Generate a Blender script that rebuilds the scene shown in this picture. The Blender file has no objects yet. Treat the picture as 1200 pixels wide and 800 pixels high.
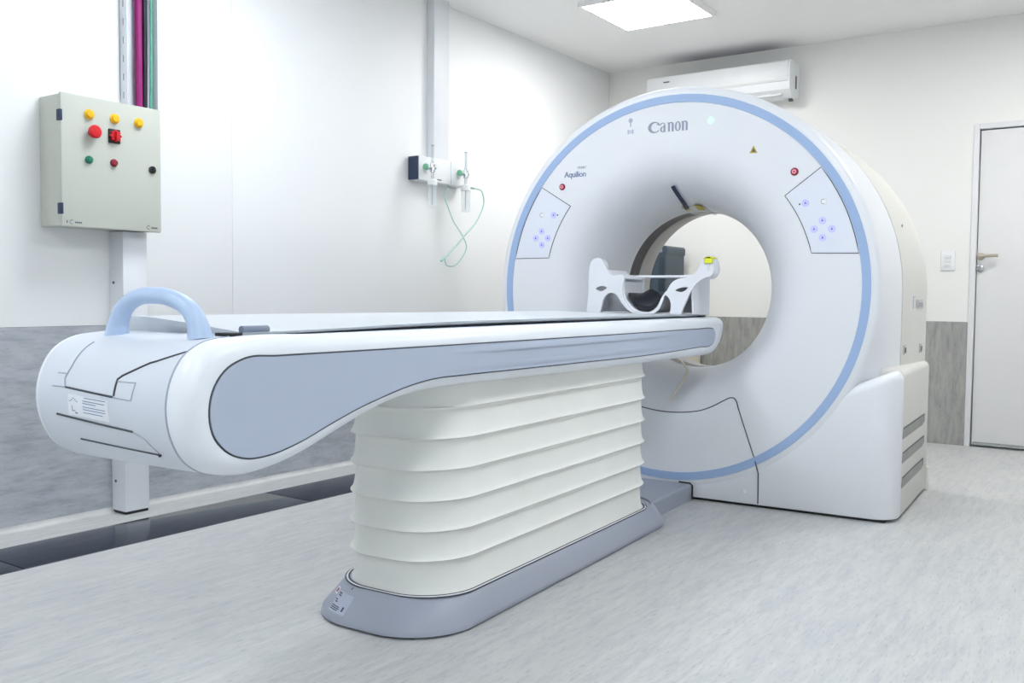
import bpy, bmesh, math, random
from mathutils import Vector, Matrix
from mathutils.geometry import tessellate_polygon
PI = math.pi
random.seed(3)
sc = bpy.context.scene
COL = sc.collection

# ------------------------------------------------------------------ camera
cam = bpy.data.cameras.new('camera'); camo = bpy.data.objects.new('camera', cam); COL.objects.link(camo)
cam.sensor_width = 36.0; cam.lens = 36.0 * 1093.5 / 1200.0; cam.clip_start = 0.02
yaw, pit, rol = math.radians(34.742), math.radians(2.8125), math.radians(.5419)
fw = Vector((-math.sin(yaw), math.cos(yaw), 0)); rt = Vector((math.cos(yaw), math.sin(yaw), 0)); up = Vector((0, 0, 1))
fw, up = fw * math.cos(pit) - up * math.sin(pit), up * math.cos(pit) + fw * math.sin(pit)
rt, up = rt * math.cos(rol) + up * math.sin(rol), up * math.cos(rol) - rt * math.sin(rol)
camo.matrix_world = Matrix(((rt.x, up.x, -fw.x, 0), (rt.y, up.y, -fw.y, 0), (rt.z, up.z, -fw.z, .96), (0, 0, 0, 1)))
sc.camera = camo

# ------------------------------------------------------------------ light / view
w = bpy.data.worlds.new('world'); sc.world = w; w.use_nodes = True
w.node_tree.nodes['Background'].inputs[0].default_value = (.85, .92, 1, 1)
w.node_tree.nodes['Background'].inputs[1].default_value = .3
sc.view_settings.view_transform = 'Standard'; sc.view_settings.look = 'None'
sc.view_settings.exposure = 0.0; sc.view_settings.gamma = 1.0
LAMP = 24.0                                     # emission of the ceiling panels
LAMPS = [(-2.69, 5.33), (-2.69, 2.55), (-.25, 5.33), (-.25, 2.55), (-2.69, -.25), (-.25, -.25)]

# ------------------------------------------------------------------ materials
def srgb(c):
    return tuple(((x / 255) / 12.92 if x / 255 <= .04045 else ((x / 255 + .055) / 1.055) ** 2.4) for x in c)
MATS = {}
def mat(name, rgb, rough=.45, metal=0., var=.03, scale=8., emit=0., alpha=None, trans=0., bump=0., stretch=None, spec=.5, coat=0.):
    if name in MATS: return MATS[name]
    m = bpy.data.materials.new(name); m.use_nodes = True; nt = m.node_tree; N = nt.nodes; Lk = nt.links
    b = N['Principled BSDF']; c = srgb(rgb)
    tc = N.new('ShaderNodeTexCoord'); mp = N.new('ShaderNodeMapping'); Lk.new(tc.outputs['Object'], mp.inputs[0])
    if stretch: mp.inputs['Scale'].default_value = stretch
    nz = N.new('ShaderNodeTexNoise'); nz.inputs['Scale'].default_value = scale; nz.inputs['Detail'].default_value = 5
    Lk.new(mp.outputs[0], nz.inputs['Vector'])
    cr = N.new('ShaderNodeValToRGB')
    cr.color_ramp.elements[0].position = .3; cr.color_ramp.elements[1].position = .7
    cr.color_ramp.elements[0].color = (*[max(0, x * (1 - var)) for x in c], 1)
    cr.color_ramp.elements[1].color = (*[min(1, x * (1 + var)) for x in c], 1)
    Lk.new(nz.outputs['Fac'], cr.inputs[0]); Lk.new(cr.outputs[0], b.inputs['Base Color'])
    b.inputs['Roughness'].default_value = rough; b.inputs['Metallic'].default_value = metal
    b.inputs['Specular IOR Level'].default_value = spec
    if coat: b.inputs['Coat Weight'].default_value = coat
    if trans: b.inputs['Transmission Weight'].default_value = trans; b.inputs['IOR'].default_value = 1.2
    if alpha is not None: b.inputs['Alpha'].default_value = alpha
    if emit:
        Lk.new(cr.outputs[0], b.inputs['Emission Color']); b.inputs['Emission Strength'].default_value = emit
    if bump:
        bp = N.new('ShaderNodeBump'); bp.inputs['Strength'].default_value = bump; bp.inputs['Distance'].default_value = .004
        Lk.new(nz.outputs['Fac'], bp.inputs['Height']); Lk.new(bp.outputs[0], b.inputs['Normal'])
    MATS[name] = m; return m

def streaks(name, base, dark, light, scale, rough, amount=.5, fine=1.):
    """vinyl with elongated flecks: stretched noises of two sizes"""
    m = bpy.data.materials.new(name); m.use_nodes = True; nt = m.node_tree; N = nt.nodes; Lk = nt.links
    b = N['Principled BSDF']; b.inputs['Roughness'].default_value = rough
    tc = N.new('ShaderNodeTexCoord'); mp = N.new('ShaderNodeMapping'); Lk.new(tc.outputs['Object'], mp.inputs[0])
    mp.inputs['Scale'].default_value = scale
    # slight wander of the grain
    wn = N.new('ShaderNodeTexNoise'); wn.inputs['Scale'].default_value = 1.3; Lk.new(tc.outputs['Object'], wn.inputs['Vector'])
    ad = N.new('ShaderNodeMixRGB'); ad.blend_type = 'ADD'; ad.inputs[0].default_value = .5
    Lk.new(mp.outputs[0], ad.inputs[1]); Lk.new(wn.outputs['Color'], ad.inputs[2])
    n1 = N.new('ShaderNodeTexNoise'); n1.inputs['Scale'].default_value = 2.2; n1.inputs['Detail'].default_value = 9; n1.inputs['Roughness'].default_value = .68
    n2 = N.new('ShaderNodeTexNoise'); n2.inputs['Scale'].default_value = 9 * fine; n2.inputs['Detail'].default_value = 4
    Lk.new(ad.outputs[0], n1.inputs['Vector']); Lk.new(ad.outputs[0], n2.inputs['Vector'])
    r1 = N.new('ShaderNodeValToRGB'); e = r1.color_ramp.elements
    e[0].position = .34; e[0].color = (*srgb(dark), 1); e[1].position = .68; e[1].color = (*srgb(light), 1)
    k = e.new(.5); k.color = (*srgb(base), 1)
    Lk.new(n1.outputs['Fac'], r1.inputs[0])
    r2 = N.new('ShaderNodeValToRGB'); e = r2.color_ramp.elements
    e[0].position = .30; e[0].color = (.55, .55, .56, 1); e[1].position = .42; e[1].color = (1, 1, 1, 1)
    Lk.new(n2.outputs['Fac'], r2.inputs[0])
    mx = N.new('ShaderNodeMixRGB'); mx.blend_type = 'MULTIPLY'; mx.inputs[0].default_value = amount
    Lk.new(r1.outputs[0], mx.inputs[1]); Lk.new(r2.outputs[0], mx.inputs[2]); Lk.new(mx.outputs[0], b.inputs['Base Color'])
    MATS[name] = m; return m

WALL = mat('wall_white', (242, 243, 243), .55, var=.008, scale=2, bump=.02)
WALLB = mat('wall_back_white', (238, 238, 235), .6, var=.008, scale=2, bump=.02)
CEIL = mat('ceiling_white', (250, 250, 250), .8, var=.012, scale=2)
def soft_patch(m, x0, x1, y0, y1, dark):
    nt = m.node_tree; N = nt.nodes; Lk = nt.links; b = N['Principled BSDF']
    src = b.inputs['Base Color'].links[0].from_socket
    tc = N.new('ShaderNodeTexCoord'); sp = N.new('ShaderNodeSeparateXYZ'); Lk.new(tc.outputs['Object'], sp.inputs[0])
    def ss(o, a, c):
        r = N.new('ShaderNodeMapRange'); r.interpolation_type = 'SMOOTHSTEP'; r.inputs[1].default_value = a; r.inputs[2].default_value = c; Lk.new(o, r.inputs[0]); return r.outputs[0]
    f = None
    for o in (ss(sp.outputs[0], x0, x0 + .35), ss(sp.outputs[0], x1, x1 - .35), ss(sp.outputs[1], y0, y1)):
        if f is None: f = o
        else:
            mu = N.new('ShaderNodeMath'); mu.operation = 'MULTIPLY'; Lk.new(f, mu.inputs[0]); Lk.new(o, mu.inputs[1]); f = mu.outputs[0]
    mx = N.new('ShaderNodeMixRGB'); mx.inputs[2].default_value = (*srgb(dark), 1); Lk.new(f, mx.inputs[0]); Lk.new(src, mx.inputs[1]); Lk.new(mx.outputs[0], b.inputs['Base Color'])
soft_patch(CEIL, -3.25, -2.1, 6.38, 6.72, (172, 172, 180))      # soft grey patch on the ceiling above the air conditioner
FLOOR = streaks('vinyl_floor', (194, 195, 194), (181, 184, 187), (204, 204, 201), (20, 2.8, 1), .34, .5)
COVE = streaks('vinyl_cove', (206, 207, 204), (192, 193, 192), (216, 216, 212), (9, 1.7, 1), .4, .2)
DADO_L = streaks('dado_vinyl_long', (174, 178, 184), (156, 160, 167), (188, 191, 196), (1, 3, 16), .5, .35)
DADO_B = streaks('dado_vinyl_upright', (160, 160, 157), (142, 142, 141), (174, 174, 170), (16, 1, 3), .5, .35)
BLACKG = mat('black_gloss', (34, 41, 56), .12, var=.18, scale=3, stretch=(1, .3, 1), spec=.35)
GW = mat('shell_white', (232, 234, 238), .38, var=.006)
GB = mat('shell_cream', (216, 215, 208), .45, var=.012)
RING = mat('ring_blue', (160, 185, 222), .4, var=.01)
BORE = mat('bore_grey', (186, 184, 180), .45, var=.02)
BAND = mat('bore_brown', (78, 70, 76), .3, var=.05)
SEAM = mat('seam_dark', (70, 74, 82), .7)
SEAML = mat('seam_pale', (168, 176, 190), .6)
CW = mat('couch_white', (236, 240, 246), .3, var=.005)
CCAP_SHADED = mat('couch_cap_shaded', (216, 222, 231), .35, var=.006)  # couch white darkened: shading of the tail cap put into the colour
PANEL = mat('couch_panel_blue', (180, 190, 208), .4, var=.01)
HAND = mat('handle_blue', (182, 203, 232), .35, var=.01)
PLINTH = mat('plinth_grey', (160, 165, 178), .42, var=.015)
BELL = mat('bellows_white', (234, 235, 229), .6, var=.02, scale=5, bump=.06)
CRAD = mat('cradle_grey', (198, 203, 208), .4, var=.02)
CABM = mat('cabinet_grey', (196, 199, 189), .5, var=.012)
DUCT = mat('duct_white', (226, 229, 233), .45, var=.01)
GALV = mat('tray_galvanised', (222, 226, 232), .45, .0, var=.05)
BLK = mat('black_plastic', (22, 24, 28), .45, var=.1)
NAVY = mat('navy_plastic', (36, 52, 80), .5, var=.08)
RED = mat('red_plastic', (216, 22, 34), .35, var=.05)
DRED = mat('dark_red_plastic', (150, 24, 44), .4, var=.05)
YEL = mat('yellow_plastic', (244, 190, 22), .35, var=.05)
LIME = mat('lime_sticker', (222, 226, 40), .5, var=.03)
OCH = mat('ochre_sticker', (184, 164, 40), .5, var=.1, scale=60)
GRN = mat('green_plastic', (20, 122, 96), .4, var=.05)
CHR = mat('chrome', (200, 204, 208), .18, 1., var=.02)
BRASS = mat('handle_metal', (196, 186, 172), .3, .8, var=.03)
WHT = mat('white_plastic', (238, 240, 242), .35, var=.008)
HOLD = mat('holder_white', (228, 230, 236), .35, var=.01)
PINK = mat('pink_cable', (150, 14, 108), .5, var=.1, scale=40)
DARKC = mat('black_cable', (22, 16, 40), .5, var=.1)
GREENC = mat('green_cable', (90, 178, 150), .5, var=.25, scale=14)
CREAM = mat('cream_plastic', (232, 225, 206), .5, var=.02)
SLATE = mat('slate_plastic', (58, 74, 86), .4, var=.08)
CUSH = mat('black_cushion', (16, 20, 32), .38, var=.2, scale=20, bump=.1)
LOGO = mat('logo_grey', (150, 156, 176), .5)
LOGOB = mat('logo_blue', (104, 124, 164), .5)
PRINT = mat('print_dark', (72, 78, 92), .6)
STICK = mat('sticker_white', (236, 240, 246), .5, var=.005)
STICKG = mat('sticker_grey', (176, 182, 200), .5, var=.01)
LILAC = mat('led_lilac', (170, 168, 250), .4, emit=.55)
LEDG = mat('led_green', (150, 250, 190), .4, emit=1.6)
SLOT = mat('slot_grey', (150, 150, 146), .7, var=.1)
SHADE = mat('recess_grey', (104, 106, 108), .8, var=.1)
CLEAR = mat('clear_plastic', (236, 244, 246), .12, alpha=.28, var=.01)
TUBEG = mat('tube_green', (178, 224, 214), .35, alpha=.75, var=.05)
DOORM = mat('door_white', (226, 226, 226), .5, var=.008)
FRAME = mat('door_frame_white', (226, 227, 229), .45, var=.008)
LAMPM = mat('lamp_diffuser', (255, 255, 255), .5, var=0, emit=LAMP)
LAMPC = mat('lamp_diffuser_cool', (243, 249, 255), .5, var=0, emit=LAMP)
LAMPF = mat('lamp_frame', (244, 244, 244), .5)

# ------------------------------------------------------------------ mesh helpers
def V(*a): return Vector(a)
def loft(bm, loops, close=True, cap0=False, cap1=False):
    vs = [[bm.verts.new(p) for p in L] for L in loops]
    n = len(vs[0])
    for a, b in zip(vs, vs[1:]):
        for i in range(n if close else n - 1):
            j = (i + 1) % n
            try: bm.faces.new((a[i], a[j], b[j], b[i]))
            except ValueError: pass
    if cap0: bm.faces.new(list(reversed(vs[0])))
    if cap1: bm.faces.new(vs[-1])
    return vs
def box(bm, x0, x1, y0, y1, z0, z1, bev=0):
    b = bmesh.new(); bmesh.ops.create_cube(b, size=1)
    for v in b.verts: v.co = V((x0 + x1) / 2 + v.co.x * (x1 - x0), (y0 + y1) / 2 + v.co.y * (y1 - y0), (z0 + z1) / 2 + v.co.z * (z1 - z0))
    if bev: bmesh.ops.bevel(b, geom=b.edges[:], offset=bev, segments=3, profile=.5, affect='EDGES')
    join(bm, b)
def join(bm, b):
    me = bpy.data.meshes.new('tmp'); b.to_mesh(me); b.free(); bm.from_mesh(me); bpy.data.meshes.remove(me)
def frame(d):
    d = d.normalized(); a = V(0, 0, 1) if abs(d.z) < .9 else V(1, 0, 0)
    x = d.cross(a).normalized(); return x, d.cross(x).normalized()
def tube(bm, pts, r, n=10, caps=True):
    pts = [Vector(p) for p in pts]; loops = []
    x = None
    for i, p in enumerate(pts):
        d = (pts[min(i + 1, len(pts) - 1)] - pts[max(i - 1, 0)]).normalized()
        if x is None: x, y = frame(d)
        else:
            x = (x - d * x.dot(d)).normalized(); y = d.cross(x)
        rr = r[i] if isinstance(r, (list, tuple)) else r
        loops.append([p + (x * math.cos(2 * PI * k / n) + y * math.sin(2 * PI * k / n)) * rr for k in range(n)])
    loft(bm, loops, True, caps, caps)
def cyl(bm, p, d, r, h, n=24, r2=None, bev=0.):
    p = Vector(p); d = Vector(d).normalized(); x, y = frame(d); r2 = r if r2 is None else r2
    prof = [(r, 0), (r2, h)] if not bev else [(r, 0), (r2, h - bev), (r2 - bev * .3, h - bev * .3), (r2 - bev, h)]
    loft(bm, [[p + d * hh + (x * math.cos(2 * PI * k / n) + y * math.sin(2 * PI * k / n)) * rr for k in range(n)] for rr, hh in prof], True, True, True)
def lathe(bm, p, d, prof, n=24):
    p = Vector(p); d = Vector(d).normalized(); x, y = frame(d)
    loft(bm, [[p + d * hh + (x * math.cos(2 * PI * k / n) + y * math.sin(2 * PI * k / n)) * max(rr, 1e-4) for k in range(n)] for rr, hh in prof], True, True, True)
def prism(bm, outer, f0, f1, holes=()):
    """outer, holes: 2D polygons; f0/f1 map (a,b) to the two faces' 3D points"""
    polys = [list(outer)] + [list(h) for h in holes]
    tri = tessellate_polygon([[V(a, b, 0) for a, b in p] for p in polys])
    flat = [q for p in polys for q in p]
    A = [bm.verts.new(f0(*q)) for q in flat]; B = [bm.verts.new(f1(*q)) for q in flat]
    for t in tri:
        try:
            bm.faces.new([A[i] for i in t]); bm.faces.new([B[i] for i in reversed(t)])
        except ValueError: pass
    k = 0
    for p in polys:
        n = len(p)
        for i in range(n):
            j = (i + 1) % n
            bm.faces.new((A[k + i], A[k + j], B[k + j], B[k + i]))
        k += n
def smoothpoly(pts, n=6, closed=True):
    """smooth resample of a polyline (tangents scaled to the spacing, so no overshoot)"""
    out = []; m = len(pts); P_ = [Vector(p) for p in pts]
    def tan(i):
        if not closed and i in (0, m - 1):
            a, c = (P_[0], P_[1]) if i == 0 else (P_[m - 2], P_[m - 1]); return (c - a).normalized()
        a, b_, c = P_[(i - 1) % m], P_[i], P_[(i + 1) % m]; d0 = max((b_ - a).length, 1e-9); d1 = max((c - b_).length, 1e-9)
        return ((b_ - a) / d0 * d1 + (c - b_) / d1 * d0) / (d0 + d1)
    for i in range(m if closed else m - 1):
        p1, p2 = P_[i], P_[(i + 1) % m]; L = (p2 - p1).length; t1, t2 = tan(i) * L, tan((i + 1) % m) * L
        for k in range(n):
            t = k / n
            out.append(p1 * (2 * t ** 3 - 3 * t * t + 1) + t1 * (t ** 3 - 2 * t * t + t) + p2 * (3 * t * t - 2 * t ** 3) + t2 * (t ** 3 - t * t))
    if not closed: out.append(P_[-1])
    return out
def resample(pts, step):
    """closed 2D polygon to even spacing"""
    P_ = [Vector(p) for p in pts]; P_.append(P_[0]); out = []; acc = 0
    tot = sum((b - a).length for a, b in zip(P_, P_[1:])); n = max(8, int(tot / step)); st = tot / n; nxt = 0; s = 0
    for a, b in zip(P_, P_[1:]):
        l = (b - a).length
        while nxt <= s + l + 1e-9 and len(out) < n:
            out.append(a + (b - a) * ((nxt - s) / l if l else 0)); nxt += st
        s += l
    return out
def offset_poly(pts, d):
    """inward offset (d>0) of a counter-clockwise polygon"""
    n = len(pts); out = []
    for i in range(n):
        t = (pts[(i + 1) % n] - pts[i - 1]); t = Vector((t[0], t[1])).normalized()
        out.append(Vector((pts[i][0], pts[i][1])) + Vector((-t[1], t[0])) * d)
    return out
def rrect(cx, cy, hx, hy, r, n=8):
    out = []
    for sx, sy, a0 in ((1, 1, 0), (-1, 1, 90), (-1, -1, 180), (1, -1, 270)):
        for k in range(n + 1):
            a = math.radians(a0 + 90 * k / n)
            out.append(Vector((cx + sx * (hx - r) + r * math.cos(a), cy + sy * (hy - r) + r * math.sin(a))))
    return out
def text_bm(bm, s, size, place, spacing=1., bold=0., depth=.0006):
    cu = bpy.data.curves.new('t', 'FONT'); cu.body = s; cu.size = size; cu.align_x = 'CENTER'; cu.align_y = 'CENTER'
    cu.extrude = depth; cu.space_character = spacing; cu.offset = bold; cu.resolution_u = 3
    o = bpy.data.objects.new('t', cu); COL.objects.link(o)
    dg = bpy.context.evaluated_depsgraph_get(); dg.update()
    me = bpy.data.meshes.new_from_object(o.evaluated_get(dg))
    for v in me.vertices: v.co = place(v.co.x, v.co.y, v.co.z)
    bm.from_mesh(me); bpy.data.meshes.remove(me); bpy.data.objects.remove(o); bpy.data.curves.remove(cu)
def finish(bm, angle=38, recalc=True):
    bmesh.ops.remove_doubles(bm, verts=bm.verts, dist=1e-6)
    if recalc: bmesh.ops.recalc_face_normals(bm, faces=bm.faces)
    me = bpy.data.meshes.new('m'); bm.to_mesh(me); bm.free()
    me.polygons.foreach_set('use_smooth', [True] * len(me.polygons)); me.set_sharp_from_angle(angle=math.radians(angle))
    return me
# machine frame: u across, v from the gantry face backwards, z up; the scanner stands 3 degrees askew in the room
ANG = .055; OX, OY = -1.9142, 4.0877
def wor(u, v, z):
    return V(OX + math.cos(ANG) * u - math.sin(ANG) * v, OY + math.sin(ANG) * u + math.cos(ANG) * v, z)
class Thing:
    def __init__(s, name, label, cat, base=(0, 0, 0), machine=False, group=None, kind=None):
        s.base = Vector(base); s.o = bpy.data.objects.new(name, None); COL.objects.link(s.o); s.o.empty_display_size = .1
        s.o.location = wor(*base) if machine else base
        if machine: s.o.rotation_euler = (0, 0, ANG)
        if label: s.o['label'] = label
        if cat: s.o['category'] = cat
        if group: s.o['group'] = group
        if kind: s.o['kind'] = kind
    def part(s, name, bm, m, parent=None, label=None, angle=38, recalc=True):
        bm.transform(Matrix.Translation(-s.base)); me = finish(bm, angle, recalc); me.materials.append(m); me.name = name
        o = bpy.data.objects.new(name, me); COL.objects.link(o); o.parent = parent or s.o
        if label: o['label'] = label
        return o
def single(name, bm, m, label, cat, base, machine=False, group=None, kind=None, angle=38):
    """a thing that is one mesh"""
    bm.transform(Matrix.Translation(-Vector(base))); me = finish(bm, angle); me.materials.append(m); me.name = name
    o = bpy.data.objects.new(name, me); COL.objects.link(o)
    o.location = wor(*base) if machine else base
    if machine: o.rotation_euler = (0, 0, ANG)
    if label: o['label'] = label
    if cat: o['category'] = cat
    if group: o['group'] = group
    if kind: o['kind'] = kind
    return o
def NB(): return bmesh.new()

# ================================================================== ROOM
XL, YB, ZC = -3.729, 6.722, 2.765
XR, YF, DADO = 1.25, -1.7, .816
def struct(name, bm, m, label=None):
    return single(name, bm, m, label, None, (0, 0, 0), kind='structure')
def child(o, name, bm, m, label=None, kind=None):
    me = finish(bm); me.materials.append(m); me.name = name
    c = bpy.data.objects.new(name, me); COL.objects.link(c); c.parent = o
    if label: c['label'] = label
    if kind: c['kind'] = kind
    return c
TX0, TX1 = -3.512, -3.19                         # trench with its glossy covers
b = NB(); box(b, TX1, XR + .1, YF - .1, YB + .1, -.1, 0); box(b, XL - .1, TX0, YF - .1, YB + .1, -.1, 0); box(b, TX0, TX1, YF - .1, YB + .1, -.1, -.02)
floor = struct('floor', b, FLOOR, 'pale grey streaked vinyl floor')
y = 2.987 - 1.33 * 3
while y < YB - .05:
    b = NB(); y1 = min(y + 1.33, YB)
    box(b, TX0 + .002, TX1 - .002, y + .0025, y1 - .0025, -.02, .002, .0015)
    child(floor, 'trench_cover', b, BLACKG, 'glossy black trench cover plate'); y += 1.33
b = NB()
box(b, TX1 - .002, TX1 + .002, YF, YB, -.01, .0015)
child(floor, 'trench_edging', b, SEAM)
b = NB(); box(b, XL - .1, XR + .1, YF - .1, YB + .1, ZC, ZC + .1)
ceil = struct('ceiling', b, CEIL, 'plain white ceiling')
# left wall: slab, white panels above, streaked vinyl below, coved foot
b = NB(); box(b, XL - .15, XL - .012, YF - .1, YB + .1, 0, ZC); wl = struct('wall_left', b, SEAML, 'white panelled wall with grey vinyl dado')
seams = [YF, .53, 2.976, YB]
for y0, y1 in zip(seams, seams[1:]):
    b = NB(); box(b, XL - .02, XL, y0 + .0008, y1 - .0008, DADO, ZC, .0012); child(wl, 'wall_panel', b, WALL)
    b = NB(); box(b, XL - .02, XL - .001, y0 + .0004, y1 - .0004, 0, DADO - .001); child(wl, 'dado_panel', b, DADO_L, 'grey streaked vinyl dado')
b = NB(); cr = .022                              # quarter-round vinyl cove
prof = [(XL - .001, .0)] + [(XL + cr - cr * math.cos(math.radians(a)), cr - cr * math.sin(math.radians(a))) for a in range(0, 91, 15)]
prof = [(XL - .002, -.002), (XL - .002, cr)] + prof[1:] + [(XL + cr, -.002)]
loft(b, [[V(x, yy, z) for x, z in prof] for yy in (YF, YB)], True, True, True)
single('baseboard_left', b, COVE, 'coved vinyl skirting along the panelled wall', None, (0, 0, 0), kind='structure')
# back wall, with a door opening
DX0, DX1, DZ = -1.0, -.1, 2.065
b = NB(); box(b, XL - .15, DX0 - .03, YB + .012, YB + .15, 0, ZC); box(b, DX1 + .03, XR + .15, YB + .012, YB + .15, 0, ZC); box(b, DX0 - .03, DX1 + .03, YB + .012, YB + .15, DZ + .03, ZC)
wb = struct('wall_back', b, SEAML, 'white end wall with grey dado and a door')
for x0, x1, z0, z1 in ((XL, DX0 - .03, DADO, ZC), (DX1 + .03, XR, DADO, ZC), (DX0 - .03, DX1 + .03, DZ + .03, ZC)):
    b = NB(); box(b, x0, x1, YB, YB + .02, z0, z1); child(wb, 'wall_panel', b, WALLB)
for x0, x1 in ((XL, DX0 - .03), (DX1 + .03, XR)):
    b = NB(); box(b, x0, x1, YB + .001, YB + .02, 0, DADO - .001); child(wb, 'dado_panel', b, DADO_B, 'grey vinyl dado with upright grain')
b = NB(); box(b, XR, XR + .15, YF - .1, YB + .1, 0, ZC); struct('wall_right', b, WALL, 'plain white side wall')
b = NB(); box(b, XL - .1, XR + .1, YF - .15, YF, 0, ZC); struct('wall_front', b, WALL, 'plain white wall facing the scanner')
# door
d = Thing('door_1', 'white flush door with lever handle', None, (DX0, YB, 0), kind='structure')
b = NB(); box(b, DX0 + .012, DX1 - .012, YB + .006, YB + .05, .012, DZ - .012, .002); leaf = d.part('door_leaf', b, DOORM)
b = NB()
for x0, x1, z0, z1 in ((DX0 - .03, DX0 + .004, 0, DZ + .03), (DX1 - .004, DX1 + .03, 0, DZ + .03), (DX0 + .004, DX1 - .004, DZ - .004, DZ + .03)):
    box(b, x0, x1, YB - .012, YB + .06, z0, z1, .003)
d.part('door_frame', b, FRAME)
b = NB(); box(b, DX0 + .004, DX1 - .004, YB + .045, YB + .055, .0, DZ); d.part('door_stop', b, SEAML)
b = NB(); box(b, DX0 + .02, DX1 - .02, YB - .002, YB + .006, .013, .034, .001); d.part('door_sweep', b, CHR)
b = NB(); cyl(b, (-.968, YB + .006, 1.243), (0, -1, 0), .026, .01, 24, bev=.003)
tube(b, [(-.968, YB, 1.243), (-.968, YB - .04, 1.243), (-.955, YB - .048, 1.243), (-.93, YB - .05, 1.244), (-.86, YB - .048, 1.246)], [.01, .01, .011, .011, .01], 12)
d.part('door_handle', b, BRASS, leaf, 'brushed metal lever handle')
b = NB(); cyl(b, (-.97, YB + .006, 1.167), (0, -1, 0), .024, .012, 24, bev=.003); box(b, -.974, -.966, YB - .012, YB, 1.155, 1.18); d.part('lock_cylinder', b, CHR, leaf)
# light switch
t = Thing('light_switch', 'white wall switch plate beside the door frame', 'light switch', (-1.162, YB, 1.217))
b = NB(); box(b, -1.205, -1.119, YB - .008, YB, 1.152, 1.282, .003); t.part('switch_plate', b, WHT)
for zz in (1.19, 1.217, 1.244):
    b = NB(); box(b, -1.182, -1.142, YB - .012, YB - .006, zz - .011, zz + .011, .002); t.part('rocker', b, DOORM)

# ceiling lamps
def lamp(x, y, label, group=None):
    t = Thing('ceiling_lamp', label, 'ceiling lamp', (x, y, ZC), group=group)
    b = NB(); h = .318; i = .298
    for x0, x1, y0, y1 in ((-h, h, -h, -i), (-h, h, i, h), (-h, -i, -i, i), (i, h, -i, i)): box(b, x + x0, x + x1, y + y0, y + y1, ZC - .03, ZC)
    t.part('lamp_frame', b, LAMPF)
    b = NB(); box(b, x - i, x + i, y - i, y + i, ZC - .027, ZC - .01); t.part('diffuser', b, LAMPM if y > 4 else LAMPC)
for k, (x, y) in enumerate(LAMPS):
    lamp(x, y, ['square white ceiling panel lamp above the scanner gantry', 'square ceiling panel lamp between gantry and gas rail side, above the couch', 'square ceiling panel lamp in front of the door', 'square ceiling panel lamp beside the couch, away from the panelled wall', 'square ceiling panel lamp behind the couch foot near the panelled wall', 'square ceiling panel lamp farthest from the scanner, by the plain side wall'][k], 'square ceiling panel lamps')

# air conditioner
t = Thing('air_conditioner', 'white wall air conditioner high above the scanner', 'air conditioner', (-2.7, YB, 2.37))
ax0, ax1, az0, az1 = -3.29, -2.182, 2.365, 2.632
pf = [(YB, az0 + .03), (YB - .1, az0), (YB - .15, az0 + .008), (YB - .2, az0 + .06), (YB - .205, az0 + .1), (YB - .205, az1 - .03), (YB - .185, az1 - .006), (YB - .17, az1), (YB, az1)]
b = NB(); loft(b, [[V(x, y, z) for y, z in pf] for x in (ax0, ax1)], True, True, True); body = t.part('housing', b, WHT, angle=25)
b = NB(); box(b, ax0 + .01, ax1 - .012, YB - .212, YB - .2, az0 + .115, az1 - .012, .004); t.part('front_panel', b, WHT)
b = NB(); box(b, ax0 + .38, ax1 - .1, YB - .2155, YB - .21, az0 + .125, az0 + .14, .002); t.part('display_strip', b, LAMPF)
b = NB(); box(b, ax0 + .06, ax1 - .06, YB - .196, YB - .16, az0 + .022, az0 + .034); t.part('outlet_flap', b, FRAME)
b = NB(); box(b, ax0 + .145, ax0 + .195, YB - .2135, YB - .211, az1 - .058, az1 - .05); t.part('logo', b, PRINT)
b = NB(); box(b, ax1 - .001, ax1 + .002, YB - .08, YB - .055, az0 + .08, az0 + .17); t.part('side_grille', b, SHADE)
b = NB(); box(b, ax1 - .03, ax1 - .005, YB - .13, YB - .1, az0 - .012, az0 + .01); t.part('drain_spout', b, BLK)

# ------------------------------------------------------------------ control cabinet
CX = -3.564; cy0, cy1, cz0, cz1 = 2.022, 2.468, 1.217, 1.742
t = Thing('control_cabinet', 'grey-beige metal electrical cabinet with coloured push buttons', 'electrical cabinet', (XL, 2.245, cz0))
b = NB(); box(b, XL, CX - .018, cy0 + .004, cy1 - .004, cz0 + .004, cz1 - .004, .004); t.part('cabinet_body', b, CABM)
b = NB(); box(b, CX - .016, CX, cy0, cy1, cz0, cz1, .005); door = t.part('cabinet_door', b, CABM)
for z in (1.652, 1.287):
    b = NB(); box(b, CX - .022, CX + .003, cy0 - .006, cy0 + .006, z - .022, z + .022, .002); t.part('hinge', b, NAVY)
X1 = (1, 0, 0)
def pb(yy, zz, r, h, m, collar, lab, name='push_button', dome=True):
    b = NB(); cyl(b, (CX, yy, zz), X1, r * 1.18, .007, 24, bev=.002); c = t.part(name, b, collar, door, lab)
    b = NB(); lathe(b, (CX + .006, yy, zz), X1, [(r * .9, 0), (r * .95, h * .6), (r * .8, h * .9), (r * .4, h), (0, h)], 24); t.part('button_cap', b, m)
for yy in (2.14, 2.251, 2.361): pb(yy, 1.671, .0175, .012, YEL, YEL, 'amber pilot lamp', 'pilot_lamp')
b = NB(); cyl(b, (CX, 2.149, 1.601), X1, .014, .02); s = t.part('emergency_stop', b, BLK, door, 'red mushroom emergency stop')
b = NB(); lathe(b, (CX + .018, 2.149, 1.601), X1, [(.018, 0), (.026, .004), (.027, .014), (.022, .02), (.008, .0225), (0, .023)], 28); t.part('mushroom_head', b, RED)
b = NB(); box(b, CX, CX + .008, 2.222, 2.274, 1.570, 1.628, .003); t.part('switch_plate', b, BLK, door, 'black square rotary switch plate')
b = NB()
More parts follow.
